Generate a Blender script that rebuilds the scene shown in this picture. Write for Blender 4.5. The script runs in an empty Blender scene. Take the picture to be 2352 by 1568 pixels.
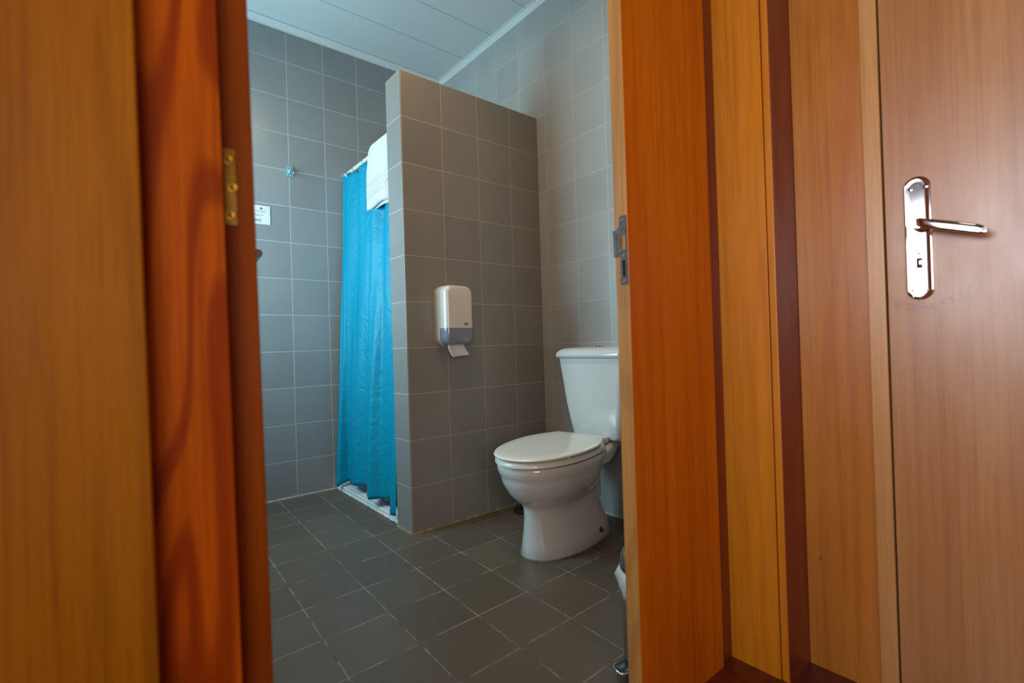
import bpy, bmesh, math, random
from mathutils import Vector, Matrix
random.seed(7)
C = bpy.context.scene.collection
PI = math.pi

# ------------------------------------------------------------ camera
W, H, FPX = 2352, 1568, 1130.5
yaw, pit, rol = math.radians(39.22), math.radians(0.38), math.radians(-1.73)
CAM = Vector((-0.984, -1.918, 0.800))
Fv = Vector((math.sin(yaw)*math.cos(pit), math.cos(yaw)*math.cos(pit), math.sin(pit)))
Rv = Vector((math.cos(yaw), -math.sin(yaw), 0)); Uv = Rv.cross(Fv)
R2 = Rv*math.cos(rol)+Uv*math.sin(rol); U2 = -Rv*math.sin(rol)+Uv*math.cos(rol)
cam_data = bpy.data.cameras.new('camera'); cam = bpy.data.objects.new('camera', cam_data); C.objects.link(cam)
M = Matrix.Identity(4)
for i in range(3):
    M[i][0] = R2[i]; M[i][1] = U2[i]; M[i][2] = -Fv[i]; M[i][3] = CAM[i]
cam.matrix_world = M
cam_data.sensor_width = 36; cam_data.lens = FPX*36/W
cam_data.clip_start = 0.02
cam_data.dof.use_dof = True; cam_data.dof.focus_distance = 2.1; cam_data.dof.aperture_fstop = 2.8
bpy.context.scene.camera = cam

# ------------------------------------------------------------ world, lights, exposure
sc = bpy.context.scene
sc.view_settings.view_transform = 'Standard'; sc.view_settings.look = 'None'
sc.view_settings.gamma = 1; sc.view_settings.use_curve_mapping = False
sc.view_settings.exposure = 0.0
wd = bpy.data.worlds.new('world'); sc.world = wd; wd.use_nodes = True
wd.node_tree.nodes['Background'].inputs[0].default_value = (.55, .75, 1, 1)
wd.node_tree.nodes['Background'].inputs[1].default_value = 0.6

def area(name, loc, direction, sx, sy, power, col, spread=None):
    d = bpy.data.lights.new(name, 'AREA'); d.shape = 'RECTANGLE'; d.size = sx; d.size_y = sy
    d.energy = power; d.color = col
    if spread: d.spread = spread
    o = bpy.data.objects.new(name, d); C.objects.link(o); o.location = loc
    o.rotation_euler = Vector(direction).to_track_quat('-Z', 'Y').to_euler()
    return o
area('bathroom_window_daylight', (-1.16, .42, 1.42), (1, -.10, .16), .58, 1.05, 33, (.50, .85, 1.0))
area('corridor_window_daylight', (-2.66, -2.02, 1.30), (1, 0, 0), 2.15, .70, 15, (.80, .88, 1.0), math.radians(85))
area('corridor_back_fill', (-1.90, -3.55, 1.25), (.35, 1, 0), 1.2, .8, 9, (1.0, .93, .85), math.radians(95))  # added frontal fill for the corridor-facing wood, no known window there
lamp = bpy.data.lights.new('ceiling_bulb_and_fill', 'AREA'); lamp.shape = 'DISK'; lamp.size = .16; lamp.energy = 5.2; lamp.color = (1, .72, .40)
lo = bpy.data.objects.new('ceiling_bulb_and_fill', lamp); C.objects.link(lo); lo.location = (-.22, -.28, 2.50)
fill_lamp = bpy.data.lights.new('ceiling_bulb_and_fill', 'AREA'); fill_lamp.shape = 'DISK'; fill_lamp.size = .16; fill_lamp.energy = 5; fill_lamp.color = (1, .80, .56)  # second bathroom lamp is added fill for the dim toilet bowl
fill_lamp_ob = bpy.data.objects.new('ceiling_bulb_and_fill', fill_lamp); C.objects.link(fill_lamp_ob); fill_lamp_ob.location = (-.35, -.85, 2.50)
area('corridor_warm_fill', (-1.0, -2.3, 2.55), (0, 0, -1), .3, .3, 2.5, (1, .80, .55))  # added overhead fill, gives the corridor a warm ambient

# ------------------------------------------------------------ helpers
def back(px, py, plane, val):
    """point where the line of sight through a measured pixel meets an axis plane"""
    d = Fv + R2*((px-W/2)/FPX) - U2*((py-H/2)/FPX)
    return CAM + d*((val-CAM[plane])/d[plane])

def link(name, bm, mat, parent=None, smooth=False, angle=None):
    me = bpy.data.meshes.new(name); bmesh.ops.recalc_face_normals(bm, faces=bm.faces)
    bm.to_mesh(me); bm.free()
    if smooth:
        for p in me.polygons: p.use_smooth = True
    if angle is not None:
        me.set_sharp_from_angle(angle=math.radians(angle))
    me.materials.append(mat)
    o = bpy.data.objects.new(name, me); C.objects.link(o)
    if parent: o.parent = parent
    return o
def empty(name, loc=(0, 0, 0), rz=0):
    o = bpy.data.objects.new(name, None); C.objects.link(o); o.location = loc; o.rotation_euler = (0, 0, rz)
    o.empty_display_size = .05
    return o
def tag(o, label=None, cat=None, group=None, kind=None):
    if label: o['label'] = label
    if cat: o['category'] = cat
    if group: o['group'] = group
    if kind: o['kind'] = kind
    return o
def box(bm, x0, x1, y0, y1, z0, z1, bev=0, seg=2):
    t = bmesh.new(); bmesh.ops.create_cube(t, size=1)
    for v in t.verts:
        v.co = Vector(((x0+x1)/2+v.co.x*(x1-x0), (y0+y1)/2+v.co.y*(y1-y0), (z0+z1)/2+v.co.z*(z1-z0)))
    if bev: bmesh.ops.bevel(t, geom=t.edges[:], offset=bev, segments=seg, affect='EDGES', profile=.5)
    merge(bm, t); return bm
def merge(bm, t, mat=None):
    me = bpy.data.meshes.new('tmp'); t.to_mesh(me); t.free()
    if mat is not None: me.transform(mat)
    bm.from_mesh(me); bpy.data.meshes.remove(me)
def B(*a, **k):
    return box(bmesh.new(), *a, **k)
def loft(rings, cap0=True, cap1=True, closed=True):
    bm = bmesh.new(); vs = [[bm.verts.new(p) for p in r] for r in rings]; n = len(rings[0])
    for a, b in zip(vs, vs[1:]):
        for i in range(n if closed else n-1):
            bm.faces.new((a[i], a[(i+1) % n], b[(i+1) % n], b[i]))
    if closed and cap0: bm.faces.new(vs[0][::-1])
    if closed and cap1: bm.faces.new(vs[-1])
    return bm
def lathe(prof, loc=(0, 0, 0), n=40, axis='z', cap=True):
    rings = []
    for r, h in prof:
        ring = []
        for i in range(n):
            a = 2*PI*i/n; p = (r*math.cos(a), r*math.sin(a), h)
            if axis == 'x': p = (h, p[0], p[1])
            if axis == 'y': p = (p[0], h, p[1])
            ring.append(Vector(p)+Vector(loc))
        rings.append(ring)
    return loft(rings, cap, cap)
def tube(pts, r, n=14, closed=False, sy=1.0):
    pts = [Vector(p) for p in pts]; rings = []; up = None; m = len(pts)
    for i, p in enumerate(pts):
        if closed: d = pts[(i+1) % m]-pts[i-1]
        else: d = pts[min(i+1, m-1)]-pts[max(i-1, 0)]
        d.normalize()
        if up is None:
            up = Vector((0, 0, 1)) if abs(d.z) < .9 else Vector((1, 0, 0))
        s = d.cross(up).normalized(); up = s.cross(d).normalized()
        rr = r[i] if isinstance(r, (list, tuple)) else r
        rings.append([p+s*math.cos(2*PI*k/n)*rr+up*math.sin(2*PI*k/n)*rr*sy for k in range(n)])
    if closed: rings.append(rings[0]); return loft(rings, False, False)
    return loft(rings)
def rrect(cx, cy, hx, hy, r, n=6):
    out = []
    for qx, qy, a0 in ((1, 1, 0), (-1, 1, 90), (-1, -1, 180), (1, -1, 270)):
        for k in range(n+1):
            a = math.radians(a0+90*k/n)
            out.append((cx+qx*(hx-r)+r*math.cos(a), cy+qy*(hy-r)+r*math.sin(a)))
    return out
def join(*bms):
    bm = bmesh.new()
    for b in bms: merge(bm, b)
    return bm

# ------------------------------------------------------------ materials
class N:
    def __init__(s, name):
        s.m = bpy.data.materials.new(name); s.m.use_nodes = True; s.t = s.m.node_tree; s.b = s.t.nodes['Principled BSDF']
    def node(s, typ, **k):
        n = s.t.nodes.new(typ)
        for a, b in k.items(): setattr(n, a, b)
        return n
    def l(s, a, b): s.t.links.new(a, b)
    def math(s, op, a, b=None, c=None, clamp=False):
        n = s.node('ShaderNodeMath', operation=op, use_clamp=clamp)
        for i, v in enumerate((a, b, c)):
            if v is None: continue
            if isinstance(v, (int, float)): n.inputs[i].default_value = v
            else: s.l(v, n.inputs[i])
        return n.outputs[0]
    def mix(s, f, a, b, mode='MIX'):
        n = s.node('ShaderNodeMix', data_type='RGBA', blend_type=mode)
        for i, v in ((0, f), (6, a), (7, b)):
            if isinstance(v, (int, float)): n.inputs[i].default_value = v
            elif isinstance(v, tuple): n.inputs[i].default_value = (*v[:3], 1)
            else: s.l(v, n.inputs[i])
        return n.outputs[2]
    def noise(s, vec, scale, detail=3, rough=.5, dist=0):
        n = s.node('ShaderNodeTexNoise'); n.inputs['Scale'].default_value = scale
        n.inputs['Detail'].default_value = detail; n.inputs['Roughness'].default_value = rough
        n.inputs['Distortion'].default_value = dist
        s.l(vec, n.inputs['Vector']); return n.outputs['Fac']
    def co(s, scale=(1, 1, 1), loc=(0, 0, 0)):
        t = s.node('ShaderNodeTexCoord'); mp = s.node('ShaderNodeMapping')
        mp.inputs['Scale'].default_value = scale; mp.inputs['Location'].default_value = loc
        s.l(t.outputs['Object'], mp.inputs['Vector']); return mp.outputs[0]
    def ramp(s, f, lo, hi, a=0., b=1.):
        n = s.node('ShaderNodeMapRange'); n.interpolation_type = 'SMOOTHSTEP'
        for i, v in enumerate((lo, hi, a, b)): n.inputs[1+i].default_value = v
        s.l(f, n.inputs[0]); return n.outputs[0]
    def bump(s, h, dist, strength=1.0):
        n = s.node('ShaderNodeBump'); n.inputs['Distance'].default_value = dist; n.inputs['Strength'].default_value = strength
        s.l(h, n.inputs['Height']); s.l(n.outputs[0], s.b.inputs['Normal'])
    def set(s, **k):
        for a, b in k.items():
            i = s.b.inputs[a.replace('_', ' ')]
            i.default_value = (*b, 1) if isinstance(b, tuple) else b

def simple(name, col, rough=.5, metal=0., coat=0., var=0., bumpd=0., bscale=60, **k):
    n = N(name); n.set(Base_Color=col, Roughness=rough, Metallic=metal, Coat_Weight=coat)
    for a, b in k.items(): n.set(**{a: b})
    v = n.co(); f = n.noise(v, bscale, 4)
    if var:
        n.l(n.mix(n.ramp(f, .3, .7), tuple(c*(1-var) for c in col), tuple(min(1, c*(1+var)) for c in col)), n.b.inputs['Base Color'])
    if bumpd: n.bump(f, bumpd)
    return n.m

def wood(name, c1, c2, c3, rough=.38, coat=.15, seed=0, rings=1.0, fine=1.0, axis='x', spots=True, coat_rough=.2, spec=.5, fig=5.2, smudge=None):
    """upright varnished board: grain runs along z"""
    n = N(name)
    o = (seed*1.37, seed*2.11, seed*.73)
    broad = n.noise(n.co((1, 1, .06), o), 9, 3, .5)
    streak = n.noise(n.co((1, 1, .022), o), 70, 4, .6)
    fib = n.noise(n.co((1, 1, .03), o), 330*fine, 2, .6)
    # cathedral figure: distorted field cut into rings
    field = n.noise(n.co((1, 1, .14), o), fig, 1, .4, .25)
    r = n.math('SINE', n.math('MULTIPLY', field, 62))
    r = n.ramp(r, -.2, 1.0)
    base = n.mix(n.ramp(broad, .3, .7), c1, c2)
    base = n.mix(n.math('MULTIPLY', n.ramp(streak, .42, .75), .55), base, c3)
    base = n.mix(n.math('MULTIPLY', r, .38*rings), base, c3)
    base = n.mix(n.math('MULTIPLY', n.ramp(fib, .45, .8), .35), base, c3)
    if spots:
        vo = n.node('ShaderNodeTexVoronoi'); vo.inputs['Scale'].default_value = 9
        n.l(n.co((1, 1, .55), o), vo.inputs['Vector'])
        sep = n.node('ShaderNodeSeparateColor'); n.l(vo.outputs['Color'], sep.inputs[0])
        knot = n.math('MULTIPLY', n.ramp(vo.outputs['Distance'], .045, .02), n.ramp(sep.outputs[0], .55, .6))
        base = n.mix(n.math('MULTIPLY', knot, .75), base, (c3[0]*.25, c3[1]*.2, c3[2]*.2))
    n.l(base, n.b.inputs['Base Color'])
    sm = n.noise(n.co((1, 1, .5), o), 14, 3)
    n.l(n.ramp(sm, .3, .75, rough-.05, rough+.08), n.b.inputs['Roughness'])
    n.set(Coat_Weight=coat, Coat_Roughness=coat_rough, Specular_IOR_Level=spec)
    if smudge:
        sep2 = n.node('ShaderNodeSeparateXYZ'); n.l(n.co(), sep2.inputs[0])
        dy = n.math('SUBTRACT', sep2.outputs['Y'], smudge[0]); dz = n.math('SUBTRACT', sep2.outputs['Z'], smudge[1])
        rad = n.math('SQRT', n.math('ADD', n.math('MULTIPLY', dy, dy), n.math('MULTIPLY', dz, dz)))
        band = n.math('MULTIPLY', n.ramp(rad, .088, .100), n.ramp(rad, .122, .104))
        band = n.math('MULTIPLY', band, n.ramp(dz, -.045, -.085))
        band = n.math('MULTIPLY', band, n.ramp(n.noise(n.co((1, 1, 1)), 70, 4, .7), .42, .60))
        base2 = n.mix(n.math('MULTIPLY', band, .55), base, (.26, .075, .02))
        n.l(base2, n.b.inputs['Base Color'])
    h = n.math('ADD', n.math('MULTIPLY', fib, .5), n.math('MULTIPLY', n.noise(n.co((1, 1, .35), o), 60, 3), .8))
    n.bump(h, .0004, .6)
    return n.m

def tiles(name, ax, u0, v0, su, sv, base, grout, grout_w=.0022, rough=.35, shear=(0, 0), speck=0., var=.05, dirt=0., bumpy=0.0003):
    """glazed tile field; ax picks the two object axes that run along the surface"""
    n = N(name); t = n.node('ShaderNodeTexCoord'); s = n.node('ShaderNodeSeparateXYZ'); n.l(t.outputs['Object'], s.inputs[0])
    cu, cv = s.outputs[ax[0]], s.outputs[ax[1]]
    u = n.math('DIVIDE', n.math('SUBTRACT', n.math('SUBTRACT', cu, n.math('MULTIPLY', cv, shear[0])), u0), su)
    v = n.math('DIVIDE', n.math('SUBTRACT', n.math('SUBTRACT', cv, n.math('MULTIPLY', cu, shear[1])), v0), sv)
    def edge(a, size):
        f = n.math('FRACT', a); g = n.math('MINIMUM', f, n.math('SUBTRACT', 1.0, f)); return n.math('MULTIPLY', g, size)
    d = n.math('MINIMUM', edge(u, su), edge(v, sv))
    cell = n.node('ShaderNodeCombineXYZ'); n.l(n.math('FLOOR', u), cell.inputs[0]); n.l(n.math('FLOOR', v), cell.inputs[1])
    wn = n.node('ShaderNodeTexWhiteNoise'); wn.noise_dimensions = '3D'; n.l(cell.outputs[0], wn.inputs[0])
    w = n.math('MULTIPLY_ADD', wn.outputs['Value'], 2*var, 1-var)
    fine = n.noise(t.outputs['Object'], 900, 2, .7)
    big = n.noise(t.outputs['Object'], 6, 3)
    w = n.math('MULTIPLY', w, n.ramp(big, .2, .8, 1-var*.6, 1+var*.6))
    if speck: w = n.math('MULTIPLY', w, n.ramp(fine, .25, .75, 1-speck, 1+speck))
    hs = n.node('ShaderNodeVectorMath', operation='SCALE'); hs.inputs[0].default_value = base; n.l(w, hs.inputs['Scale'])
    gmask = n.ramp(d, grout_w*.45, grout_w*.75, 1, 0)
    gcol = grout
    if dirt:
        gn = n.noise(t.outputs['Object'], 11, 4, .7)
        gcol = n.mix(n.ramp(gn, .40, .62), grout, tuple(c*dirt for c in base))
    n.l(n.mix(gmask, hs.outputs[0], gcol), n.b.inputs['Base Color'])
    n.l(n.math('MULTIPLY_ADD', gmask, .4, rough), n.b.inputs['Roughness'])
    prof = n.ramp(d, grout_w*.5, grout_w*1.6, 0, 1)
    hh = n.math('ADD', prof, n.math('MULTIPLY', fine, .12))
    n.bump(hh, bumpy, .8)
    return n.m

ORA = ((.50, .150, .010), (.60, .20, .018), (.30, .070, .004))
LIG = ((.58, .235, .045), (.66, .29, .07), (.40, .13, .018))
RED = ((.34, .065, .010), (.40, .09, .014), (.20, .028, .005))
m_red_left = wood('reddish_cathedral_wood', (.52, .090, .001), (.62, .125, .002), (.26, .026, .0005), seed=3, rings=2.0, fig=9, spec=.12, rough=.5, coat=.02, spots=False)
m_cas_left = wood('orange_casing_wood', (.30, .086, .001), (.37, .115, .002), (.17, .038, .001), seed=5, rings=.5, spec=.12, rough=.5, coat=.02)
m_door_edge = wood('door_edge_wood', (.27, .048, .0006), (.34, .072, .001), (.16, .018, .0004), seed=9, rings=.5, spec=.12, rough=.5, coat=.02)
m_leaf = wood('orange_leaf_wood', (.58, .115, .001), (.68, .165, .003), (.40, .060, .0005), seed=12, rings=.25, spec=.12, rough=.42, coat=.05)
m_leaf_edge = wood('yellow_leaf_edge_wood', (.52, .22, .05), (.58, .26, .06), (.26, .09, .016), seed=15, rings=.8, rough=.45, coat=.05)
m_dark = wood('dark_red_wood', (.20, .026, .007), (.26, .040, .010), (.11, .012, .004), seed=18, rings=.3, rough=.4, coat=.1, spots=False)
m_side = wood('orange_lining_wood', (.60, .185, .003), (.66, .22, .006), (.40, .095, .001), seed=21, rings=.25, rough=.42, coat=.05)
m_board = wood('wide_board_wood', (.50, .15, .010), (.58, .195, .018), (.34, .085, .004), seed=24, rings=.55, rough=.36, coat=1.0, coat_rough=.30)
m_strip = wood('light_strip_wood', (.60, .27, .08), (.66, .32, .10), (.46, .17, .04), seed=27, rings=.1, rough=.33, coat=1.0, coat_rough=.28)
m_door = wood('door_face_wood', c1=(.44, .165, .038), c2=(.52, .22, .058), c3=(.32, .10, .018), smudge=(-1.668, .955), seed=30, rings=.12, rough=.36, coat=1.0, fine=.6, coat_rough=.34)
m_floor_wood = wood('dark_floor_wood', (.14, .018, .006), (.18, .026, .008), (.07, .008, .003), seed=33, rough=.35, spots=False)
m_slot = simple('dark_slot', (.012, .007, .004), .8)

G = (.30, .292, .280)
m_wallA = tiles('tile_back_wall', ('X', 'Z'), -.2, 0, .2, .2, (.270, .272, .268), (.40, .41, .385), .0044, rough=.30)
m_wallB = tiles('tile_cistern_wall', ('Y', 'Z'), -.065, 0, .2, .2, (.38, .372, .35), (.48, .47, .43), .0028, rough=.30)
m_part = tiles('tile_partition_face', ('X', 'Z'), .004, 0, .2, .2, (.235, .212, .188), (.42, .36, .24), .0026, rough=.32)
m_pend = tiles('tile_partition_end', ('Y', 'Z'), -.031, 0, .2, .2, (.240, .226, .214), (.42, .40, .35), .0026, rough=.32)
m_floor = tiles('tile_floor', ('X', 'Y'), -.132, -.09, .1975, .2025, (.122, .094, .068), (.30, .26, .20), .0030, rough=.42,
                shear=(.031, .035), speck=.22, var=.10, dirt=.75)
m_ceiling = N('ceiling_panel')
if True:
    n = m_ceiling; t = n.node('ShaderNodeTexCoord'); s = n.node('ShaderNodeSeparateXYZ'); n.l(t.outputs['Object'], s.inputs[0])
    f = n.math('FRACT', n.math('DIVIDE', n.math('SUBTRACT', s.outputs['Y'], .033), .2945))
    d = n.math('MULTIPLY', n.math('MINIMUM', f, n.math('SUBTRACT', 1.0, f)), .2945)
    g = n.ramp(d, .0008, .0022, 1, 0)
    n.l(n.mix(g, (.62, .64, .63), (.26, .28, .28)), n.b.inputs['Base Color']); n.set(Roughness=.35)
    n.bump(n.ramp(d, .0008, .003, 0, 1), .001)
    m_ceiling = n.m
m_trim = simple('white_cove_plastic', (.66, .68, .66), .35, var=.02)
m_plaster = simple('plaster', (.34, .20, .11), .8, var=.03, bumpd=.0005)
m_porc = simple('glazed_porcelain', (.74, .73, .71), .10, coat=.6, var=.01, Coat_Roughness=.04)
m_seat = simple('seat_plastic', (.86, .85, .78), .18, coat=.3, var=.01, Coat_Roughness=.08)
m_chrome = simple('chrome', (.80, .80, .82), .09, 1.0, var=.02)
m_steel = simple('brushed_steel', (.50, .50, .49), .28, 1.0, var=.05)
m_oldsteel = simple('tarnished_steel', (.20, .16, .14), .34, .9, var=.25, bumpd=.0003, bscale=120)
m_brass = simple('dull_brass', (.34, .17, .015), .42, .6, var=.10)
m_brass_screw = simple('brass_screw', (.50, .24, .02), .35, .7, var=.05)
m_black = simple('black_plastic', (.018, .018, .02), .22, coat=.3, var=.05)
m_caulk = simple('old_sealant', (.30, .26, .15), .6, var=.35, bscale=40)
m_caulk_w = simple('white_sealant', (.62, .62, .56), .5, var=.25, bscale=60)
m_white_pl = simple('dispenser_plastic', (.68, .63, .57), .26, coat=.2, var=.01, Coat_Roughness=.05)
m_grey_pl = simple('dispenser_window', (.22, .23, .27), .12, coat=.6, var=.02, Coat_Roughness=.05)
m_logo = simple('logo_grey', (.20, .19, .18), .4); m_logo_txt = simple('logo_letter', (.42, .39, .36), .4)
m_paper = simple('tissue_paper', (.80, .74, .68), .9, var=.02)
m_bag = simple('thin_bag', (.62, .60, .58), .30, var=.06, bumpd=.002, bscale=45)
m_towel = N('towel_terry')
n = m_towel; v = n.co(); f = n.noise(v, 700, 3, .7)
n.set(Base_Color=(.66, .60, .58), Roughness=.95, Sheen_Weight=.3); n.bump(f, .0012); m_towel = n.m
m_towel_band = simple('towel_band', (.62, .57, .55), .6, var=.02, bumpd=.0003, bscale=500)
n = N('curtain_fabric')
wr = n.noise(n.co((1, 1, 1)), 16, 4, .55, .8); wr2 = n.noise(n.co((1, 1, .4)), 55, 3, .6, .4)
n.set(Base_Color=(.000, .33, .50), Roughness=.42, Specular_IOR_Level=.35)
n.bump(n.math('ADD', wr, n.math('MULTIPLY', wr2, .25)), .010, .65)
tr = n.node('ShaderNodeBsdfTranslucent'); tr.inputs[0].default_value = (.0, .30, .50, 1)
mx = n.node('ShaderNodeMixShader'); mx.inputs[0].default_value = .25
n.l(n.b.outputs[0], mx.inputs[1]); n.l(tr.outputs[0], mx.inputs[2]); n.l(mx.outputs[0], n.t.nodes['Material Output'].inputs[0])
m_curtain = n.m
m_tray = simple('tray_enamel', (.80, .82, .82), .18, coat=.4, var=.01)
m_hookclear = simple('clear_blue_hook', (.20, .50, .58), .15, coat=.5, Alpha=.9)
m_sign = simple('sign_card', (.74, .78, .84), .35, var=.01)
m_sign_line = simple('sign_pink_line', (.62, .42, .50), .5)
m_ink = simple('sign_ink', (.10, .12, .13), .6); m_ink2 = simple('sign_ink_grey', (.30, .36, .38), .6)
m_logo_red = simple('sign_red', (.60, .05, .08), .5)

# ------------------------------------------------------------ bathroom shell
def S(name, bm, mat, parent=None, **k):
    o = link(name, bm, mat, parent, **k)
    if not parent: o['kind'] = 'structure'
    return o
LX, AY, CZ = .795, .951, 2.60
S('floor', B(-1.15, .97, -1.262, 1.05, -.08, 0), m_floor)
S('floor_corridor', B(-2.8, 1.0, -3.7, -1.262, -.08, 0), m_floor_wood)
S('ceiling', B(-1.15, LX+.0, -1.20, AY, CZ, CZ+.06), m_ceiling)
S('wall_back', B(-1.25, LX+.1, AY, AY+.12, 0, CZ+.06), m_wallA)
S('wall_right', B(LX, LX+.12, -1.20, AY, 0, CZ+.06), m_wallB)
# left wall with its window opening
S('wall_left', join(B(-1.27, -1.15, -1.20, .15, 0, CZ+.06), B(-1.27, -1.15, .79, AY, 0, CZ+.06),
                    B(-1.27, -1.15, .15, .79, 0, .85), B(-1.27, -1.15, .15, .79, 2.0, CZ+.06)), m_wallB)
wf = S('window_1', join(B(-1.22, -1.18, .15, .79, .85, .88), B(-1.22, -1.18, .15, .79, 1.97, 2.0),
                        B(-1.22, -1.18, .15, .18, .88, 1.97), B(-1.22, -1.18, .76, .79, .88, 1.97)), m_trim)
# wall around the doorway
S('wall_front', join(B(-1.27, -.972, -1.32, -1.20, 0, CZ+.06), B(.212, LX+.12, -1.261, -1.20, 0, CZ+.06), B(-.972, .19, -1.29, -1.20, 2.12, CZ+.06)), m_plaster)
# partition between shower and toilet
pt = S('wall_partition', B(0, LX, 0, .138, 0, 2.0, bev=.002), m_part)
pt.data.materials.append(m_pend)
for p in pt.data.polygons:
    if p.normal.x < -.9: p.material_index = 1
# cove trims
def cove(name, pts):   # pts: run start, end; inward normal
    (a, b, nrm) = pts; a, b, nrm = Vector(a), Vector(b), Vector(nrm)
    prof = [(0, 0), (.030, 0), (.030, -.004), (.022, -.006), (.018, -.010), (.014, -.016), (.008, -.022), (.006, -.030), (0, -.030)]
    r0 = [a+nrm*p+Vector((0, 0, q)) for p, q in prof]; r1 = [b+nrm*p+Vector((0, 0, q)) for p, q in prof]
    S(name, loft([r0, r1]), m_trim)
cove('trim_1', ((-1.15, AY, CZ), (LX, AY, CZ), (0, -1, 0)))
cove('trim_2', ((LX, AY, CZ), (LX, -1.2, CZ), (-1, 0, 0)))
cove('trim_9', ((-1.15, AY, CZ), (-1.15, -1.2, CZ), (1, 0, 0)))
# sealant lines
S('trim_3', join(B(0-.004, LX, -.006, .004, 0, .007), B(-.006, .004, -.004, .142, 0, .008)), m_caulk)
S('trim_4', join(B(-1.15, .06, AY-.005, AY, 0, .006), B(LX-.005, LX, -1.2, -.004, 0, .006)), m_caulk_w)

# ceiling lamp just above the frame
cl = empty('ceiling_light', (-.22, -.28, CZ)); tag(cl, 'round ceiling lamp above the shower partition', 'lamp')
link('base', lathe([(.10, 0), (.10, -.02), (.085, -.03)]), m_trim, cl, True, 30)
gl = N('lamp_glass'); gl.set(Base_Color=(.9, .85, .7), Emission_Color=(1, .75, .45), Emission_Strength=3.0)
link('shade', lathe([(.08, -.03), (.085, -.045), (.07, -.06), (.03, -.07), (.001, -.072)]), gl.m, cl, True)

fill_fitting = cl.copy(); C.objects.link(fill_fitting); fill_fitting.location = (-.35, -.85, CZ); fill_fitting['label'] = 'added round fill lamp above the bathroom floor near the doorway'  # made-up fitting to go with the added fill lamp
for ch in list(cl.children):
    c_ = ch.copy(); C.objects.link(c_); c_.parent = fill_fitting
cl['group'] = fill_fitting['group'] = 'round ceiling lamps in the bathroom'

# ------------------------------------------------------------ doorway, left side
ZT = 2.12
lens_shear = .0115
def shear_for_lens(bm, k=lens_shear, z0=.75):      # x sheared with height, approximating lens barrel distortion of these upright edges
    for v in bm.verts: v.co.x += k*(z0-v.co.z)
    return bm
S('trim_5', shear_for_lens(B(-.985, -.8805, -1.295, -1.20, 0, ZT+.05, bev=.002)), m_red_left)
S('trim_6', shear_for_lens(B(-1.27, -.9565, -1.335, -1.297, 0, ZT+.10, bev=.002), .0115), m_cas_left)
S('trim_10', B(-.955, .21, -1.300, -1.20, ZT, ZT+.10, bev=.002), m_side)

# open bathroom door, seen on its hinge edge
dr = empty('door_1', (-.876, -1.247, 0), math.radians(-5.6)); dr['kind'] = 'structure'
link('door_panel', shear_for_lens(B(0, .0365, 0, .68, .012, ZT-.01, bev=.0015)), m_door_edge, dr)
hg = link('hinge', shear_for_lens(B(-.001, .0175, -.0022, .002, .953, 1.046, bev=.0012)), m_brass, dr)
for z, x in ((1.033, .0065), (1.000, .0105), (.966, .0075)):
    bm = lathe([(.0062, 0), (.0062, .0007), (.0045, .0011), (.0016, .0004), (.0010, -.0005)], (0, 0, 0), 20, 'y')
    for v_ in bm.verts: v_.co = Vector((v_.co.x+x, -.0022-v_.co.y, v_.co.z+z))
    link('screw', bm, m_brass_screw, hg, True, 40)
link('knuckle', lathe([(.005, .951), (.005, 1.043)], (-.005, .001, 0), 16), m_brass, hg, True, 40)
# lever handle on the far stile of the open door
lv = empty('lever_handle', (0, 0, 0)); lv.parent = dr
link('rosette', lathe([(.026, .0365), (.026, .043), (.022, .046)], (0, .62, .0), 28, 'x'), m_steel, lv, True, 40).location = (0, 0, 1.013)
arm = link('lever', tube([(.040, .62, 1.013), (.070, .62, 1.013), (.086, .616, 1.013), (.0925, .604, 1.013), (.0935, .58, 1.013), (.0935, .50, 1.013)], .0088, 24), m_steel, lv, True, 40)

# ------------------------------------------------------------ doorway, right side: fixed narrow leaf, linings, second door
leaf = empty('door_2', (0, 0, 0)); leaf['kind'] = 'structure'
lp = link('door_panel', B(-.1635, .160, -1.296, -1.262, 0, ZT-.003, bev=.0012), m_leaf, leaf)
lp.data.materials.append(m_leaf_edge)
for p in lp.data.polygons:
    if p.normal.x < -.7: p.material_index = 1
# strike plate on the leaf edge
def plate_outline():
    z0, z1 = .917, 1.058; y0, y1 = -1.2935, -1.2760; yl = -1.2595
    return [(y0, z0), (y1, z0), (y1, .9745), (y1+.004, .9755), (yl, .9755), (yl, 1.031), (y1+.003, 1.036), (y1, 1.036), (y1, z1), (y0, z1)]
def plate_mesh(outline, holes, x0, x1):
    ys = sorted({round(p[0], 5) for p in outline} | {round(h[i], 5) for h in holes for i in (0, 1)})
    zs = sorted({round(p[1], 5) for p in outline} | {round(h[i], 5) for h in holes for i in (2, 3)})
    def inside(y, z):
        c = False; n_ = len(outline)
        for i in range(n_):
            a, b = outline[i], outline[(i+1) % n_]
            if (a[1] > z) != (b[1] > z) and y < (b[0]-a[0])*(z-a[1])/(b[1]-a[1])+a[0]: c = not c
        return c and not any(h[0] < y < h[1] and h[2] < z < h[3] for h in holes)
    bm = bmesh.new()
    for ya, yb in zip(ys, ys[1:]):
        for za, zb in zip(zs, zs[1:]):
            if inside((ya+yb)/2, (za+zb)/2): box(bm, x0, x1, ya, yb, za, zb)
    bmesh.ops.remove_doubles(bm, verts=bm.verts, dist=1e-5)
    return bm
holes = [(-1.2905, -1.2800, .9875, 1.0190), (-1.2895, -1.2815, .9335, .9665)]
sp = link('strike_plate', plate_mesh(plate_outline(), holes, -.1652, -.1630), m_oldsteel, leaf)
link('latch_hole', B(-.1636, -.150, -1.2895, -1.2815, .9335, .9665), m_slot, leaf)
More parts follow.
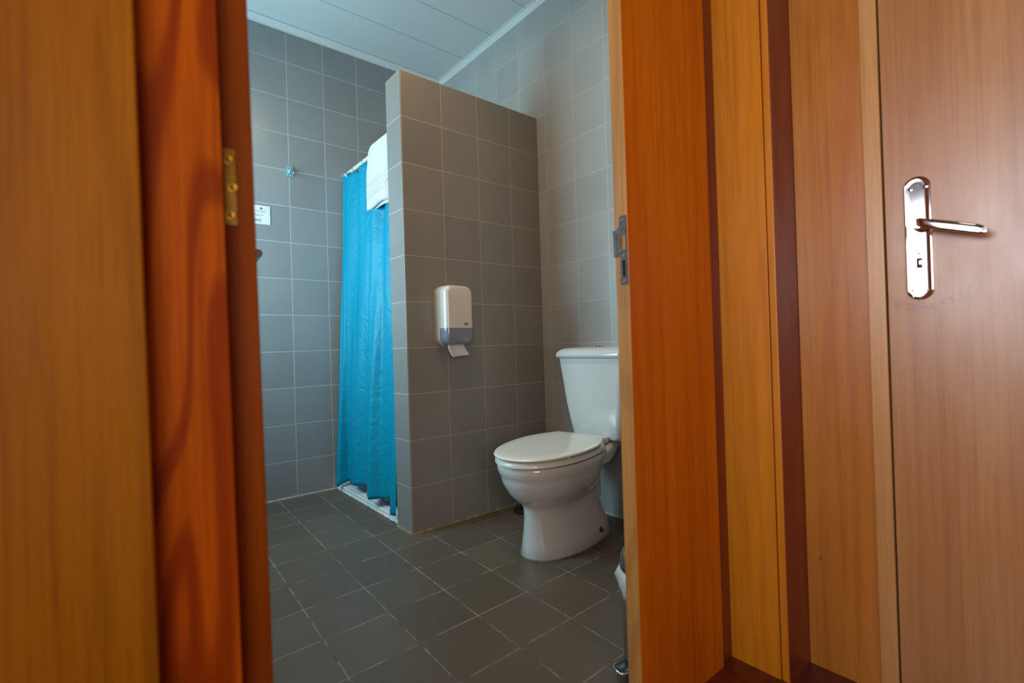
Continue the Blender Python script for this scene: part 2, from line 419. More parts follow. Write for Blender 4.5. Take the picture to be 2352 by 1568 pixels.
for z, y in ((1.050, -1.2850), (.977, -1.2855), (.924, -1.2850)):
    link('screw', lathe([(.0032, -.1660), (.0034, -.1650)], (0, y, z), 16, 'x'), m_steel, sp, True, 40)
S('trim_7', B(.160, .212, -1.290, -1.262, 0, ZT, bev=.001), m_dark)          # dark bead beside the leaf
# lining of the corner, at right angles
xs_ = .212
y_gap = back(1766, 700, 0, xs_).y; y_bead = back(1785, 700, 0, xs_).y
S('trim_8', B(xs_, .345, y_gap+.001, -1.262, 0, 2.3, bev=.001), m_side)
S('trim_11', B(xs_, .345, y_bead+.001, y_gap-.001, 0, 2.3, bev=.0025), m_side)
S('trim_12', B(xs_+.003, .345, y_bead-.001, y_bead+.001, 0, 2.3), m_dark)
xr = back(1832.5, 700, 1, y_bead).x
def yat(px, x=xr, py=700): return back(px, py, 0, x).y
y_a, y_b, y_c = yat(1832), yat(1994), yat(2036)
S('trim_13', B(xr, xr+.06, y_b-.004, y_bead-.001, 0, 2.3, bev=.0015), m_board)
S('trim_14', B(xr-.004, xr+.06, y_c, y_b, 0, 2.3, bev=.003), m_strip)
S('trim_15', B(xr+.006, xr+.06, y_c-.004, y_c, 0, 2.3), m_slot)
S('wall_corridor_right', B(xr+.061, xr+.16, -3.6, -1.262, 0, 2.7), m_plaster)
# door_3: face with lever handle
d3 = empty('door_3', (0, 0, 0)); d3['kind'] = 'structure'
link('door_panel', B(xr-.001, xr+.04, y_c-.84, y_c-.003, .008, 2.15, bev=.002), m_door, d3)
S('trim_16', B(xr-.004, xr+.06, -2.60, y_c-.845, 0, 2.3, bev=.003), m_strip)
# handle plate
hx = xr-.001
pc = (yat(2080, hx, 560)+yat(2143, hx, 560))/2
z_top = (back(2080, 415, 0, hx).z+back(2143, 408, 0, hx).z)/2+.006
z_bot = (back(2088, 688, 0, hx).z+back(2143, 688, 0, hx).z)/2
hw_ = .0228
hd = empty('handle_plate', (0, 0, 0)); hd.parent = d3
zc = (z_top+z_bot)/2; hh_ = (z_top-z_bot)/2
def ringp(inset, x):
    return [Vector((x, p[0], p[1])) for p in rrect(pc, zc, hw_-inset, hh_-inset, (hw_-inset)*.96, 10)]
bm = loft([ringp(0, hx), ringp(0, hx-.003), ringp(.0012, hx-.0052), ringp(.0030, hx-.0056), ringp(.0042, hx-.0048), ringp(.006, hx-.0044), ringp(.012, hx-.0044)], False, True)
link('backplate', bm, m_chrome, hd, True, 35)
for px, py in ((2090, 436), (2125, 428)):
    q = back(px, py, 0, hx-.005); link('screw', lathe([(.0040, hx-.0040), (.0038, hx-.0060), (.001, hx-.0066)], (0, q.y, q.z), 16, 'x'), m_chrome, hd, True, 40)
    link('screw_slot', lathe([(.0018, hx-.0064), (.0018, hx-.0070)], (0, q.y, q.z), 12, 'x'), m_black, hd)
q = back(2108, 426, 0, hx-.005); link('spindle_mark', lathe([(.0016, hx-.0040), (.0016, hx-.0050)], (0, q.y, q.z), 12, 'x'), m_oldsteel, hd)
for px, py in ((2096, 667), (2131, 665)):
    q = back(px, py, 0, hx-.005); link('screw_slot', lathe([(.0023, hx-.0040), (.0023, hx-.0052)], (0, q.y, q.z), 12, 'x'), m_black, hd)
q = back(2114, 669, 0, hx-.005); link('maker_mark', B(hx-.0049, hx-.0040, q.y-.007, q.y+.006, q.z-.0012, q.z+.0012), m_oldsteel, hd)
# euro cylinder
q = back(2112, 593, 0, hx-.006)
bm = join(lathe([(.0082, hx-.0040), (.0082, hx-.0075), (.0075, hx-.0082)], (0, q.y, q.z+.006), 28, 'x'), B(hx-.0082, hx-.0040, q.y-.0050, q.y+.0050, q.z-.020, q.z+.002, bev=.0012))
cy_ = link('lock_cylinder', bm, m_chrome, hd, True, 30)
bm = bmesh.new(); w3 = [bm.verts.new((hx-.0086, q.y+a, q.z+.008+b)) for a, b in ((-.0030, .004), (.0030, .004), (0, -.004))]; bm.faces.new(w3)
r_ = bmesh.ops.extrude_face_region(bm, geom=bm.faces[:]); bmesh.ops.translate(bm, verts=[g for g in r_['geom'] if isinstance(g, bmesh.types.BMVert)], vec=(.0012, 0, 0))
link('keyhole', bm, m_black, cy_)
# lever: rose, neck, arm that droops a little towards the right
xl = hx-.046
a0 = back(2104, 510, 0, xl); a1 = back(2266, 528, 0, xl)
link('rose', lathe([(.0145, hx-.004), (.0145, hx-.008), (.0125, hx-.010), (.0095, hx-.014), (.0095, hx-.040)], (0, a0.y-.002, a0.z-.002), 28, 'x'), m_chrome, hd, True, 40)
nseg = 16; rings = []
dirv = (a1-a0)
for i in range(nseg+1):
    t_ = i/nseg; c_ = a0+dirv*t_
    hz = .0098+.0008*t_; hx_ = .0052
    if i == 0: hz *= .72; hx_ *= .6
    if i == nseg: hz *= .45; hx_ *= .5
    if i == nseg-1: hz *= .88
    c_ = c_ + Vector((.010*math.sin(PI*t_)*-.25 + (.004*t_*t_), 0, 0))
    rings.append([Vector((c_.x+p[0], c_.y, c_.z+p[1])) for p in rrect(0, 0, hx_, hz, min(hx_, hz)*.85, 4)])
link('lever', loft(rings), m_chrome, hd, True, 50)
q = back(2263, 524, 0, xl-.005); link('lever_end_mark', lathe([(.0028, xl-.0052), (.0028, xl-.0012)], (0, q.y, q.z), 14, 'x'), m_oldsteel, hd, True, 40)

# ------------------------------------------------------------ corridor around the camera
S('wall_corridor_back', join(B(-2.8, -2.55, -3.7, -3.6, 0, 2.7), B(-1.21, 1.0, -3.7, -3.6, 0, 2.7), B(-2.55, -1.21, -3.7, -3.6, 0, .83), B(-2.55, -1.21, -3.7, -3.6, 1.67, 2.7)), m_plaster)
S('added_window_frame', join(B(-2.55, -1.21, -3.66, -3.62, .83, .85), B(-2.55, -1.21, -3.66, -3.62, 1.65, 1.67), B(-2.55, -2.53, -3.66, -3.62, .85, 1.65), B(-1.23, -1.21, -3.66, -3.62, .85, 1.65)), m_trim)  # invented frame for the added light behind the camera
S('ceiling_corridor', B(-2.8, 1.0, -3.7, -.6, 2.7, 2.76), m_plaster)
S('wall_corridor_left', join(B(-2.8, -2.68, -3.6, -3.10, 0, 2.7), B(-2.8, -2.68, -.95, -.6, 0, 2.7),
                             B(-2.8, -2.68, -3.10, -.95, 0, .92), B(-2.8, -2.68, -3.10, -.95, 1.68, 2.7)), m_plaster)
S('window_2', join(B(-2.76, -2.71, -3.10, -.95, .92, .94), B(-2.76, -2.71, -3.10, -.95, 1.66, 1.68),
                   B(-2.76, -2.71, -3.10, -3.08, .94, 1.66), B(-2.76, -2.71, -.97, -.95, .94, 1.66)), m_trim)
S('wall_corridor_end', B(-2.8, -1.27, -.72, -.6, 0, 2.7), m_plaster)
S('wall_corridor_top', B(-1.27, 1.0, -1.29, -1.25, CZ+.06, 2.7), m_plaster)

# ------------------------------------------------------------ toilet
TO = Vector((.611, -.439, 0)); TA = math.radians(12)
def tl(u, v_, z, ang=None):       # toilet pan space: u forward from hinge line, v to the sitter's left
    a = TA if ang is None else ang
    fx, fy = -math.cos(a), -math.sin(a)
    return Vector((TO.x+fx*u-fy*v_*-1*-1, TO.y+fy*u+fx*v_, z)) if False else Vector((TO.x+fx*u+fy*(-v_), TO.y+fy*u+fx*v_, z))
def egg(uf, ub, uc, hw, z, n=56, pf=2.0, pb=2.6, ztilt=0., ang=None):
    out = []
    for i in range(n):
        a = 2*PI*i/n; c, s = math.cos(a), math.sin(a)
        p = pf if c >= 0 else pb
        L = (uf-uc) if c >= 0 else (uc-ub)
        u = uc+L*math.copysign(abs(c)**(2/p), c); v_ = hw*math.copysign(abs(s)**(2/p), s)
        out.append(tl(u, v_, z+ztilt*(u-uc), ang))
    return out
toilet = empty('toilet', (0, 0, 0)); tag(toilet, 'white ceramic close-coupled toilet with its lid down beside the tiled partition', 'toilet')
R = [ # z, uf, ub, uc, hw, pb
 (.000, .410, -.074, .15, .126, 3.0), (.006, .413, -.077, .15, .129, 3.0), (.05, .408, -.068, .16, .116, 2.9), (.10, .404, -.056, .17, .103, 2.7),
 (.150, .402, -.046, .18, .094, 2.5), (.190, .404, -.040, .19, .092, 2.5), (.212, .411, -.034, .205, .100, 2.4), (.228, .428, -.026, .215, .116, 2.3),
 (.248, .450, -.014, .225, .132, 2.2), (.272, .465, -.008, .23, .146, 2.2),
 (.300, .479, -.006, .235, .157, 2.2), (.322, .486, .002, .235, .163, 2.2), (.334, .487, .000, .235, .165, 2.3),
 (.343, .4925, -.002, .235, .169, 2.3), (.360, .499, -.01, .235, .174, 2.4), (.378, .501, -.02, .235, .176, 2.5), (.387, .497, -.02, .235, .172, 2.5),
 (.389, .470, .02, .235, .145, 2.4), (.372, .455, .05, .235, .125, 2.2), (.30, .40, .09, .235, .09, 2.), (.25, .33, .14, .235, .05, 2.)]
bm = loft([egg(uf+.008*min(1, z/.3), ub, uc, hw, z*.936, 72, 2.15, pb, ztilt=-.02*min(1, z/.38)**3) for z, uf, ub, uc, hw, pb in R])
# rear shelf that carries the cistern
def shelf_ring(u, z0, z1, hw, r=.02):
    return [tl(u, p[0], p[1]) for p in rrect(0, (z0+z1)/2, hw, (z1-z0)/2, r, 6)]
sh = loft([shelf_ring(.12, .300, .355, .150), shelf_ring(.05, .298, .362, .148), shelf_ring(-.02, .305, .370, .135), shelf_ring(-.08, .326, .378, .120), shelf_ring(-.160, .336, .379, .108)])
# rear web between pedestal and shelf
def web_ring(uf, ub, hw, z): return [tl(p[0], p[1], z) for p in rrect((uf+ub)/2, 0, (uf-ub)/2, hw, .045, 6)]
wb = loft([web_ring(.14, -.030, .080, .15), web_ring(.14, -.030, .078, .22), web_ring(.14, -.032, .080, .26), web_ring(.14, -.045, .088, .30), web_ring(.14, -.085, .096, .33), web_ring(.14, -.13, .100, .345)])
pan = link('pan', join(bm, sh, wb), m_porc, toilet, True, 50)
# floor bolt caps and sealant
for s in (1,):
    c0 = tl(.085, .119, .036)
    nrm = (tl(0, 1, 0)-tl(0, 0, 0)).normalized()
    b_ = lathe([(.011, -.004), (.011, .002), (.008, .004), (.008, .003)], (0, 0, 0), 18)
    for v_ in b_.verts: v_.co = Matrix.Translation(c0) @ nrm.to_track_quat('Z', 'Y').to_matrix().to_4x4() @ v_.co
    link('bolt_recess', b_, m_oldsteel, toilet, True, 40)
    b_ = lathe([(.0045, 0), (.0045, .012), (.002, .014)], (0, 0, 0), 14)
    for v_ in b_.verts: v_.co = Matrix.Translation(c0) @ nrm.to_track_quat('Z', 'Y').to_matrix().to_4x4() @ v_.co
    link('floor_bolt', b_, m_brass, toilet, True, 40)
link('floor_sealant', loft([egg(.4145, -.0785, .15, .1305, 0.0005, 72, 2.15, 3), egg(.413, -.077, .15, .129, .004, 72, 2.15, 3)], True, True), m_caulk, toilet)
# seat ring
SR = dict(ang=None)
def seat_ring(uf, ub, uc, hw, z): return egg(uf, ub, uc, hw, z, 72, 2.1, 2.4, ztilt=-.025)
seat_out = [(.512, .012, .238, .172, .366), (.5205, .006, .238, .180, .371), (.5205, .006, .238, .180, .379), (.514, .012, .238, .173, .3865), (.49, .02, .238, .155, .388),
            (.42, .07, .238, .11, .387), (.41, .08, .238, .10, .378), (.41, .08, .238, .10, .366)]
rg = [seat_ring(*a) for a in seat_out]; rg.append(rg[0])
link('seat', loft(rg, False, False), m_seat, toilet, True, 50)
# lid, slightly raised at the front on its bumpers; straight rear edge with tapering shoulders
def lid_outline(ins, z, uf=.5225, uc=.241, hw=.180, ub=.034, hb=.104):
    pts = []
    for i in range(41):                       # front curve, one side to the other
        a = PI/2-PI*i/40; c, q = math.cos(a), math.sin(a)
        pts.append((uc+(uf-uc)*abs(c)**(2/2.15), hw*math.copysign(abs(q)**(2/2.15), q)))
    side = [(uc-(uc-ub-.012)*k/12, hb+.010+(hw-hb-.010)*math.cos(PI/2*(k/12)**1.25)) for k in range(1, 13)]
    corner = [(ub+.012-.012*math.sin(b), hb+.010*math.cos(b)) for b in (PI/8, PI/4, 3*PI/8, PI/2)]
    sd = side+corner
    pts += [(u, -v_) for u, v_ in sd]+[(u, v_) for u, v_ in sd[::-1]]
    out = []; L = uf-ub
    for u, v_ in pts:
        u2 = uc+(u-uc)*(1-ins/(L/2)); v2 = v_*(1-ins/hw)
        out.append(tl(u2, v2, z-.030*(u2-uc)))
    return out
lid = [lid_outline(d_, z) for d_, z in ((.010, .3950), (.001, .3960), (-.001, .3995), (.002, .4040), (.010, .4060), (.05, .4075), (.12, .4080), (.16, .4082))]
link('seat_lid', loft(lid), m_seat, toilet, True, 40)
for u, v_ in ((.36, .150), (.36, -.150), (.08, .125), (.08, -.125)):
    c0 = tl(u, v_, .386-.027*(u-.24)); link('bumper', lathe([(.006, 0), (.006, .0105)], c0, 14), m_seat, toilet, True, 40)
for v_ in (.095, -.095):
    rr = [[tl(u, v_+p[0], p[1]) for p in rrect(0, .386, .020, .013, .006, 4)] for u in (-.012, -.008, .026, .032)]
    link('hinge', loft(rr), m_seat, toilet, True, 40)
# cistern
CY = -.468; CR = math.radians(1.2)
def crect(x0, x1, hw, z, r):
    out = []
    for p in rrect((x0+x1)/2, 0, (x1-x0)/2, hw, r, 8):
        out.append(Vector((p[0], CY+p[1], z)))
    return out
cs = loft([crect(.662, .785, .122, .380, .02), crect(.651, .785, .134, .384, .028), crect(.647, .785, .140, .396, .03), crect(.640, .785, .150, .45, .03), crect(.632, .786, .164, .53, .03),
           crect(.626, .787, .177, .63, .03), crect(.622, .788, .188, .70, .03), crect(.6205, .789, .192, .733, .03)])
cist = link('cistern', cs, m_porc, toilet, True, 50)
link('cistern_lid', loft([crect(.613, .790, .198, .733, .035), crect(.606, .791, .205, .737, .038), crect(.605, .791, .206, .746, .038), crect(.609, .791, .202, .758, .036),
                          crect(.620, .790, .190, .769, .034), crect(.637, .785, .172, .776, .03), crect(.66, .775, .13, .780, .03)]), m_porc, cist, True, 60)
fb = link('flush_button', lathe([(.024, .778), (.024, .7835), (.021, .7855), (.0195, .7835)], (.705, CY-.005, 0), 30), m_chrome, cist, True, 40)
for s in (-1, 1):
    link('button_half', B(.705-.014, .705+.014, CY-.005+s*.0085-.0072, CY-.005+s*.0085+.0072, .7820, .7865, bev=.002), m_chrome, fb, smooth=True)

# ------------------------------------------------------------ tissue dispenser
dp = empty('tissue_dispenser', (.213, 0, .805)); tag(dp, 'white wall-mounted folded tissue dispenser on the brown-grey partition', 'dispenser')
def dring(hw, z0, z1, y, r):
    return [Vector((p[0], y, p[1])) for p in rrect(0, (z0+z1)/2, hw, (z1-z0)/2, r, 8)]
bk = loft([dring(.0725, 0, .266, 0, .034), dring(.0735, -.001, .267, -.012, .036), dring(.0735, -.001, .267, -.036, .036), dring(.0725, 0, .266, -.0385, .035)])
link('back_case', bk, m_white_pl, dp, True, 40)
cov = [dring(.0710, .0015, .2645, -.0385, .034), dring(.0730, 0, .266, -.041, .035), dring(.0735, 0, .266, -.050, .035), dring(.0725, .001, .265, -.074, .036), dring(.069, .004, .262, -.088, .034), dring(.063, .010, .256, -.0965, .03), dring(.055, .018, .248, -.099, .024)]
cov = loft(cov)
ZS = .076
up = cov.copy(); lowr = cov
geom = lambda b: b.verts[:]+b.edges[:]+b.faces[:]
bmesh.ops.bisect_plane(up, geom=geom(up), plane_co=(0, 0, ZS), plane_no=(0, 0, 1), clear_inner=True)
bmesh.ops.bisect_plane(lowr, geom=geom(lowr), plane_co=(0, 0, ZS-.001), plane_no=(0, 0, 1), clear_outer=True)
for b_ in (up, lowr):
    bmesh.ops.holes_fill(b_, edges=[e for e in b_.edges if e.is_boundary])
link('cover', up, m_white_pl, dp, True, 40)
gw = link('window_cover', lowr, m_grey_pl, dp, True, 40); tag(gw, 'grey translucent lower cover')
lg = link('logo_plate', B(.018, .040, -.0996, -.0985, .088, .100, bev=.0004), m_logo, dp)
def text(s, size, mat, loc, rot, parent, ext=.0002, bold=False, name='lettering', sx=1.):
    cu = bpy.data.curves.new('t', 'FONT'); cu.body = s; cu.size = size; cu.extrude = ext; cu.align_x = 'CENTER'; cu.align_y = 'CENTER'
    if bold: cu.offset = size*.03
    ob = bpy.data.objects.new('t', cu); C.objects.link(ob)
    dg = bpy.context.evaluated_depsgraph_get(); me = bpy.data.meshes.new_from_object(ob.evaluated_get(dg))
    bpy.data.objects.remove(ob); me.materials.clear(); me.materials.append(mat); me.name = name
    o = bpy.data.objects.new(name, me); C.objects.link(o); o.parent = parent; o.location = loc; o.rotation_euler = rot; o.scale = (sx, 1, 1)
    return o
text('TORK', .0075, m_logo_txt, (.029, -.0997, .094), (PI/2, 0, 0), lg, bold=True)
# hanging tissue
rows = []
outl = [(.000, -.044, .030), (-.016, -.050, .034), (-.034, -.049, .040), (-.052, -.042, .048), (-.064, -.036, .054)]
for k, (z, xl_, xr_) in enumerate(outl):
    row = []
    for j in range(15):
        s = j/14; x = xl_+(xr_-xl_)*s
        zz = z+(.008*s*(k/4))*1.0+.012
        yy = -.058-.006*math.sin(s*PI*2.2+k*.5)*(.4+k*.2)-.010*abs(s-.45)*(k/4)-.003*k
        row.append(Vector((x+.002, yy, zz)))
    rows.append(row)
ts = link('tissue', loft(rows, closed=False), m_paper, None, True); ts.modifiers.new('thick', 'SOLIDIFY').thickness = .0008
ts.location = dp.location; tag(ts, 'creased white tissue sheet hanging out of the dispenser', 'tissue')

# ------------------------------------------------------------ shower tray
tray = empty('shower_tray', (0, 0, 0)); tag(tray, 'white shower tray on the floor behind the partition', 'shower tray')
def tring(x0, x1, y0, y1, z, r):
    return [Vector((p[0], p[1], z)) for p in rrect((x0+x1)/2, (y0+y1)/2, (x1-x0)/2, (y1-y0)/2, r, 8)]
X0, X1, Y0, Y1 = .018, .793, .1395, .949
bm = loft([tring(X0, X1, Y0, Y1, .001, .004), tring(X0, X1, Y0, Y1, .024, .004), tring(X0+.004, X1-.002, Y0+.001, Y1-.002, .028, .004),
           tring(X0+.018, X1-.015, Y0+.012, Y1-.012, .028, .006), tring(X0+.020, X1-.017, Y0+.014, Y1-.014, .0255, .006), tring(X0+.024, X1-.02, Y0+.016, Y1-.016, .0285, .008),
           tring(X0+.060, X1-.06, Y0+.06, Y1-.06, .030, .045), tring(X0+.075, X1-.075, Y0+.075, Y1-.075, .024, .05), tring(X0+.10, X1-.10, Y0+.10, Y1-.10, .006, .06), tring(X0+.16, X1-.16, Y0+.16, Y1-.16, .003, .06)])
link('basin', bm, m_tray, tray, True, 40)
link('sealant', join(tube([(X0-.003+.0018*math.sin(i*2.3), Y0-.004+(Y1-Y0+.005)*i/40, .004) for i in range(41)], [.0042+.0009*math.sin(i*1.7)+.0005*math.sin(i*4.1) for i in range(41)], 8)), m_caulk_w, tray, True)

# ------------------------------------------------------------ rail, rings, curtain, towel
RX, RZ = .113, 1.828
rail = empty('curtain_rail', (RX, .55, RZ)); tag(rail, 'white curtain rail running from the tiled back wall to the partition', 'curtain rail')
RY1 = AY-.001
link('rod', tube([(0, .139-.55, 0), (0, RY1-.55, 0)], .0115, 20), m_trim, rail, True, 40)
for y in (.139, RY1-.012): link('wall_socket', lathe([(.0145, 0), (.0145, .006), (.013, .010)], (0, y-.55, 0), 24, 'y'), m_trim, rail, True, 40)
NF = 4.5
def crv(s, t):
    """curtain point: s along the rail 0 (wall) .. 1 (partition), t height 0 top .. 1 bottom"""
    y_top = .932-(.932-.165)*s
    tops = RX-.006+.022*math.sin(2*PI*(NF*s+.10))-.022*max(0, 1-s/.16)
    zt = RZ-.028+.006*math.cos(2*PI*(NF*s*2+.1))+.026*max(0, 1-s/.14)**.5
    # bottom line at the hem, based on image coordinates
    key = [(0, -.012, .872, .034), (.055, -.004, .852, .036), (.10, .045, .850, .060), (.17, .055, .800, .065), (.24, .018, .735, .072), (.33, .004, .665, .078), (.43, .045, .590, .080),
           (.50, .060, .530, .080), (.555, -.020, .420, .076), (.62, -.026, .395, .070), (.72, .020, .345, .074), (.80, .040, .305, .078), (.86, .030, .235, .068), (.92, -.018, .172, .050), (1., -.006, .1405, .046)]
    for a, b in zip(key, key[1:]):
        if a[0] <= s <= b[0]:
            f = (s-a[0])/(b[0]-a[0]); f2 = f*f*(3-2*f)
            xb, yb, zb = a[1]+(b[1]-a[1])*f2, a[2]+(b[2]-a[2])*f, a[3]+(b[3]-a[3])*f; break
    w = t**.85
    x = tops*(1-w)+xb*w; y = y_top*(1-w)+yb*w; z = zt*(1-t)+zb*t
    x += .004*math.sin(2*PI*(NF*s*1.7)+9*t)*math.sin(PI*t)
    # deeper mid-height folds
    x += .012*math.sin(2*PI*(3.1*s+.30))*math.sin(PI*min(1, t*1.15))
    y = max(y, .1405)
    return Vector((x, y, z))
NS, NT = 150, 90
bm = loft([[crv(i/NS, j/NT) for i in range(NS+1)] for j in range(NT+1)], closed=False)
cu = link('shower_curtain', bm, m_curtain, None, True); tag(cu, 'bright turquoise shower curtain hanging in folds over the white tray', 'curtain')
cu.modifiers.new('thick', 'SOLIDIFY').thickness = .0012
first = None
rk = [.895, .800, .660]
for i, y in enumerate(rk):
    if first is None:
        b_ = tube([(.0155*math.cos(a), .003*math.sin(a*2), -.006+.021*math.sin(a)) for a in [2*PI*k/24 for k in range(24)]], .0016, 8, closed=True)
        first = link('curtain_ring', b_, m_steel, None, True); o = first
    else:
        o = first.copy(); C.objects.link(o)
    o.location = (RX, y, RZ)
    tag(o, None, 'curtain ring', 'rings along the curtain rail')
    lab = ['clear curtain ring nearest the tiled back wall, left end of the rail', 'middle curtain ring of the three left of the white towel', 'curtain ring on the rail closest to the white towel'][i]
    o['label'] = lab
# towel folded over the rail
def towel_path(off):
    pts = []
    for k in range(26): pts.append((RX-.046-off-.010*math.sin(k/25*PI)*.4-.012*(1-k/25), 1.515+(RZ-1.515)*k/25))
    for k in range(1, 12):
        a = PI-PI*k/12; pts.append((RX-.006+(.040+off)*math.cos(a), RZ+(.016+off)*math.sin(a)))
    for k in range(20): pts.append((RX+.034+off, RZ-(RZ-1.54)*k/19))
    return pts
def towel_layer(off, ya, yb, zcut=0):
    P = towel_path(off); nP = len(P); NY = 28; rings = []
    for k, (x, z) in enumerate(P):
        f = min(1, k/25.0)
        row = []
        for j in range(NY+1):
            s = j/NY
            slump = .05*(1-math.sqrt(max(0, 1-((s-.78)/.22)**2))) if s > .78 and k >= 18 else 0
            y = ya+(yb-ya)*s
            y += (.020*(1-f))*(s-.2)*1.2
            zz = z-slump*(1 if z > RZ-.08 else .4)+ (zcut*(1-f)*(1-s))
            xx = x-.010*math.sin(s*PI*1.5+.5)*(1-f)
            if s < .22 and f < .5: xx += .03*(.22-s)/.22*(1-f)      # inner edge curls back towards the rail
            row.append(Vector((xx, y, zz)))
        rings.append(row)
    return rings
tw = empty('towel', (0, 0, 0)); tag(tw, 'white terry towel draped over the curtain rail beside the partition', 'towel')
bodyo = link('towel_body', loft(towel_layer(0, .24, .495), closed=False), m_towel, tw, True)
sm = bodyo.modifiers.new('thick', 'SOLIDIFY'); sm.thickness = .012; sm.offset = 0
inner = link('towel_fold', loft(towel_layer(-.012, .23, .485, -.02), closed=False), m_towel, tw, True)
sm = inner.modifiers.new('thick', 'SOLIDIFY'); sm.thickness = .006; sm.offset = 0
# woven border: two ribs and a chevron row
P = towel_layer(0, .24, .495)
def on_towel(s, zt, out=.0065):
    for a, b in zip(P, P[1:]):
        j = s*28; j0 = min(27, int(j)); g = j-j0
        pa = a[j0].lerp(a[j0+1], g); pb = b[j0].lerp(b[j0+1], g)
        if (pa.z-zt)*(pb.z-zt) <= 0:
            f = (zt-pa.z)/((pb.z-pa.z) or 1); q = pa.lerp(pb, f); return q+Vector((-out, 0, 0))
    return P[0][0]
for zt in (1.650, 1.638, 1.583, 1.573):
    link('woven_rib', tube([on_towel(.03+.94*k/20, zt, .0062) for k in range(21)], .0028, 8), m_towel_band, tw, True)
zz = []
bm = bmesh.new()
for k in range(9):
    s0 = .08+.10*k
    merge(bm, tube([on_towel(s0+.07, 1.630), on_towel(s0, 1.610), on_towel(s0+.06, 1.591)], .0022, 6))
link('woven_chevrons', bm, m_towel_band, tw, True)

# ------------------------------------------------------------ wall hook and notice on the back wall
hk = empty('wall_hook', (-.195, AY, 1.797)); tag(hk, 'small chrome and clear blue hook on the back tiled wall', 'hook')
link('hook_plate', B(-.016, .020, -.004, 0, -.030, .032, bev=.003), m_hookclear, hk)
link('hook_body', lathe([(.013, -.004), (.015, -.012), (.012, -.020), (.004, -.023)], (0, 0, 0), 24, 'y'), m_chrome, hk, True, 60)
for s in (-1, 1):
    link('prong', tube([(s*.004, -.010, -.006), (s*.008, -.018, -.016), (s*.010, -.026, -.022), (s*.011, -.034, -.018), (s*.011, -.036, -.010)], [.004, .0038, .0036, .0036, .0042], 12), m_chrome, hk, True)
sg = empty('notice', (-.302, AY, 1.484)); tag(sg, 'white notice card with a red logo on the back tiled wall by the door', 'sign')
link('card', B(-.155, 0, -.003, 0, 0, .100), m_sign, sg)
bl = join(B(-.149, -.0075, -.0034, -.0028, .0935, .0942), B(-.149, -.0075, -.0034, -.0028, .0060, .0067), B(-.0082, -.0075, -.0034, -.0028, .0060, .0942), B(-.149, -.1483, -.0034, -.0028, .0060, .0942))
link('border', bl, m_sign_line, sg)
link('logo', lathe([(.0062, -.0028), (.0062, -.0034)], (-.044, 0, .084), 24, 'y'), m_logo_red, sg)
link('logo_word', join(B(-.034, -.030, -.0034, -.0028, .0795, .0835), B(-.029, -.025, -.0034, -.0028, .079, .082), B(-.024, -.019, -.0034, -.0028, .0785, .0810)), m_sign_line, sg)
def words(z, xs, h, mat):
    bm = bmesh.new()
    for a, b in xs:
        x = a
        while x < b-.0006:          # letter-like strokes, the print is too small to read
            w_ = random.uniform(.0010, .0018)
            box(bm, x, min(x+w_, b), -.0034, -.0028, z, z+h*random.uniform(.75, 1)); x += w_+.0004
    link('print_line', bm, mat, sg)
words(.0690, [(-.148, -.118), (-.116, -.090), (-.084, -.079), (-.075, -.021)], .0030, m_ink2)
words(.0630, [(-.148, -.112), (-.110, -.073), (-.070, -.053), (-.050, -.021)], .0026, m_ink2)
words(.0475, [(-.146, -.120), (-.117, -.090), (-.086, -.079), (-.075, -.048), (-.046, -.031)], .0034, m_ink2)
words(.0425, [(-.146, -.110), (-.106, -.073), (-.069, -.046)], .0028, m_ink2)
words(.0220, [(-.146, -.105), (-.101, -.088), (-.081, -.042)], .0042, m_ink)
words(.0140, [(-.140, -.098), (-.087, -.045)], .0038, m_ink)

# ------------------------------------------------------------ toilet brush behind the toilet
br = empty('toilet_brush', (.560, -.105, 0)); tag(br, 'black toilet brush set standing on the floor behind the toilet by the partition', 'toilet brush')
link('base', lathe([(.066, 0), (.068, .003), (.068, .009), (.062, .013), (.03, .015)], n=40), m_black, br, True, 40)
link('holder', lathe([(.032, .013), (.034, .03), (.034, .11), (.031, .112), (.031, .06)], n=32), m_black, br, True, 40)
link('handle', tube([(0, 0, .06), (0, 0, .30)], .006, 14), m_steel, br, True, 40)

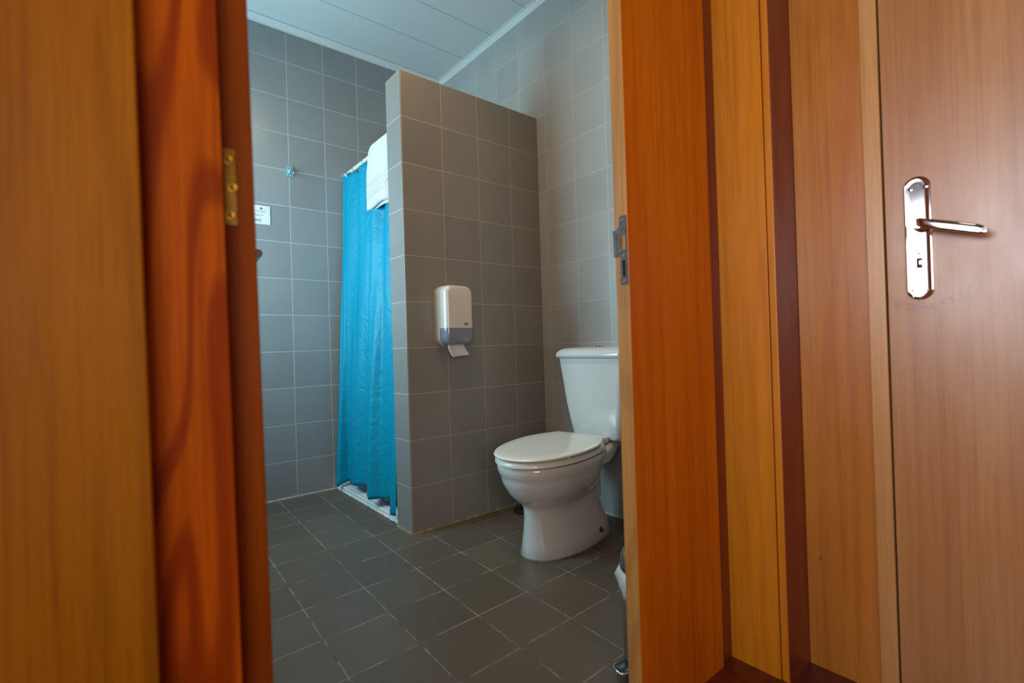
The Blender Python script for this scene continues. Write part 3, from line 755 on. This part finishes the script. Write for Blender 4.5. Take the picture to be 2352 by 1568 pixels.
# ------------------------------------------------------------ pedal bin behind the narrow leaf
BX, BY = .026, -1.186
bn = empty('pedal_bin', (BX, BY, 0)); tag(bn, 'narrow steel pedal bin standing behind the right-hand door panel', 'pedal bin')
link('body', lathe([(.066, .022), (.068, .026), (.068, .240), (.0665, .243), (.065, .240), (.065, .05)], n=48), m_steel, bn, True, 40)
link('base_ring', lathe([(.066, 0), (.070, .003), (.070, .018), (.068, .023)], n=48), m_black, bn, True, 40)
pd = Vector((-.95, .31, 0)).normalized(); ps = Vector((-pd.y, pd.x, 0))
def pedal_ring(d_, hw, z0, z1): return [pd*d_+ps*p[0]+Vector((0, 0, p[1])) for p in rrect(0, (z0+z1)/2, hw, (z1-z0)/2, .002, 3)]
link('pedal', loft([pedal_ring(.055, .020, .020, .026), pedal_ring(.094, .018, .022, .028), pedal_ring(.100, .015, .022, .028)]), m_black, bn, True, 40)
link('pedal_rim', tube([pd*.066+ps*.020+Vector((0, 0, .024)), pd*.094+ps*.020+Vector((0, 0, .024)), pd*.103+ps*.014+Vector((0, 0, .024)), pd*.103-ps*.014+Vector((0, 0, .024)), pd*.094-ps*.020+Vector((0, 0, .024)), pd*.066-ps*.020+Vector((0, 0, .024))], .0026, 10), m_chrome, bn, True)
ld = link('bin_lid', lathe([(.066, .247), (.070, .250), (.0695, .272), (.066, .284), (.058, .293), (.040, .299), (.015, .301), (.001, .301)], n=48), m_steel, bn, True, 40)
link('lid_collar', lathe([(.068, .244), (.0715, .246), (.0715, .252), (.068, .254)], n=48), m_black, ld, True, 40)
rings = []
for k, (r, z) in enumerate(((.062, .12), (.063, .21), (.0635, .2425), (.069, .2455), (.076, .240), (.081, .222), (.079, .202), (.073, .186))):
    ring = []
    for i in range(64):
        a = 2*PI*i/64; j = .004*math.sin(7*a+k)+.003*math.sin(13*a+2*k)+.002*math.sin(23*a)
        w_ = max(0, (k-3)/4)
        ring.append(Vector(((r+j*w_)*math.cos(a), (r+j*w_)*math.sin(a), z+w_*.012*math.sin(3*a+1))))
    rings.append(ring)
bag = link('bin_liner', loft(rings, False, False), m_bag, None, True); bag.location = (BX, BY, 0)
bag.modifiers.new('thick', 'SOLIDIFY').thickness = .0006
tag(bag, 'crumpled white plastic liner folded over the rim of the steel bin', 'bin liner')
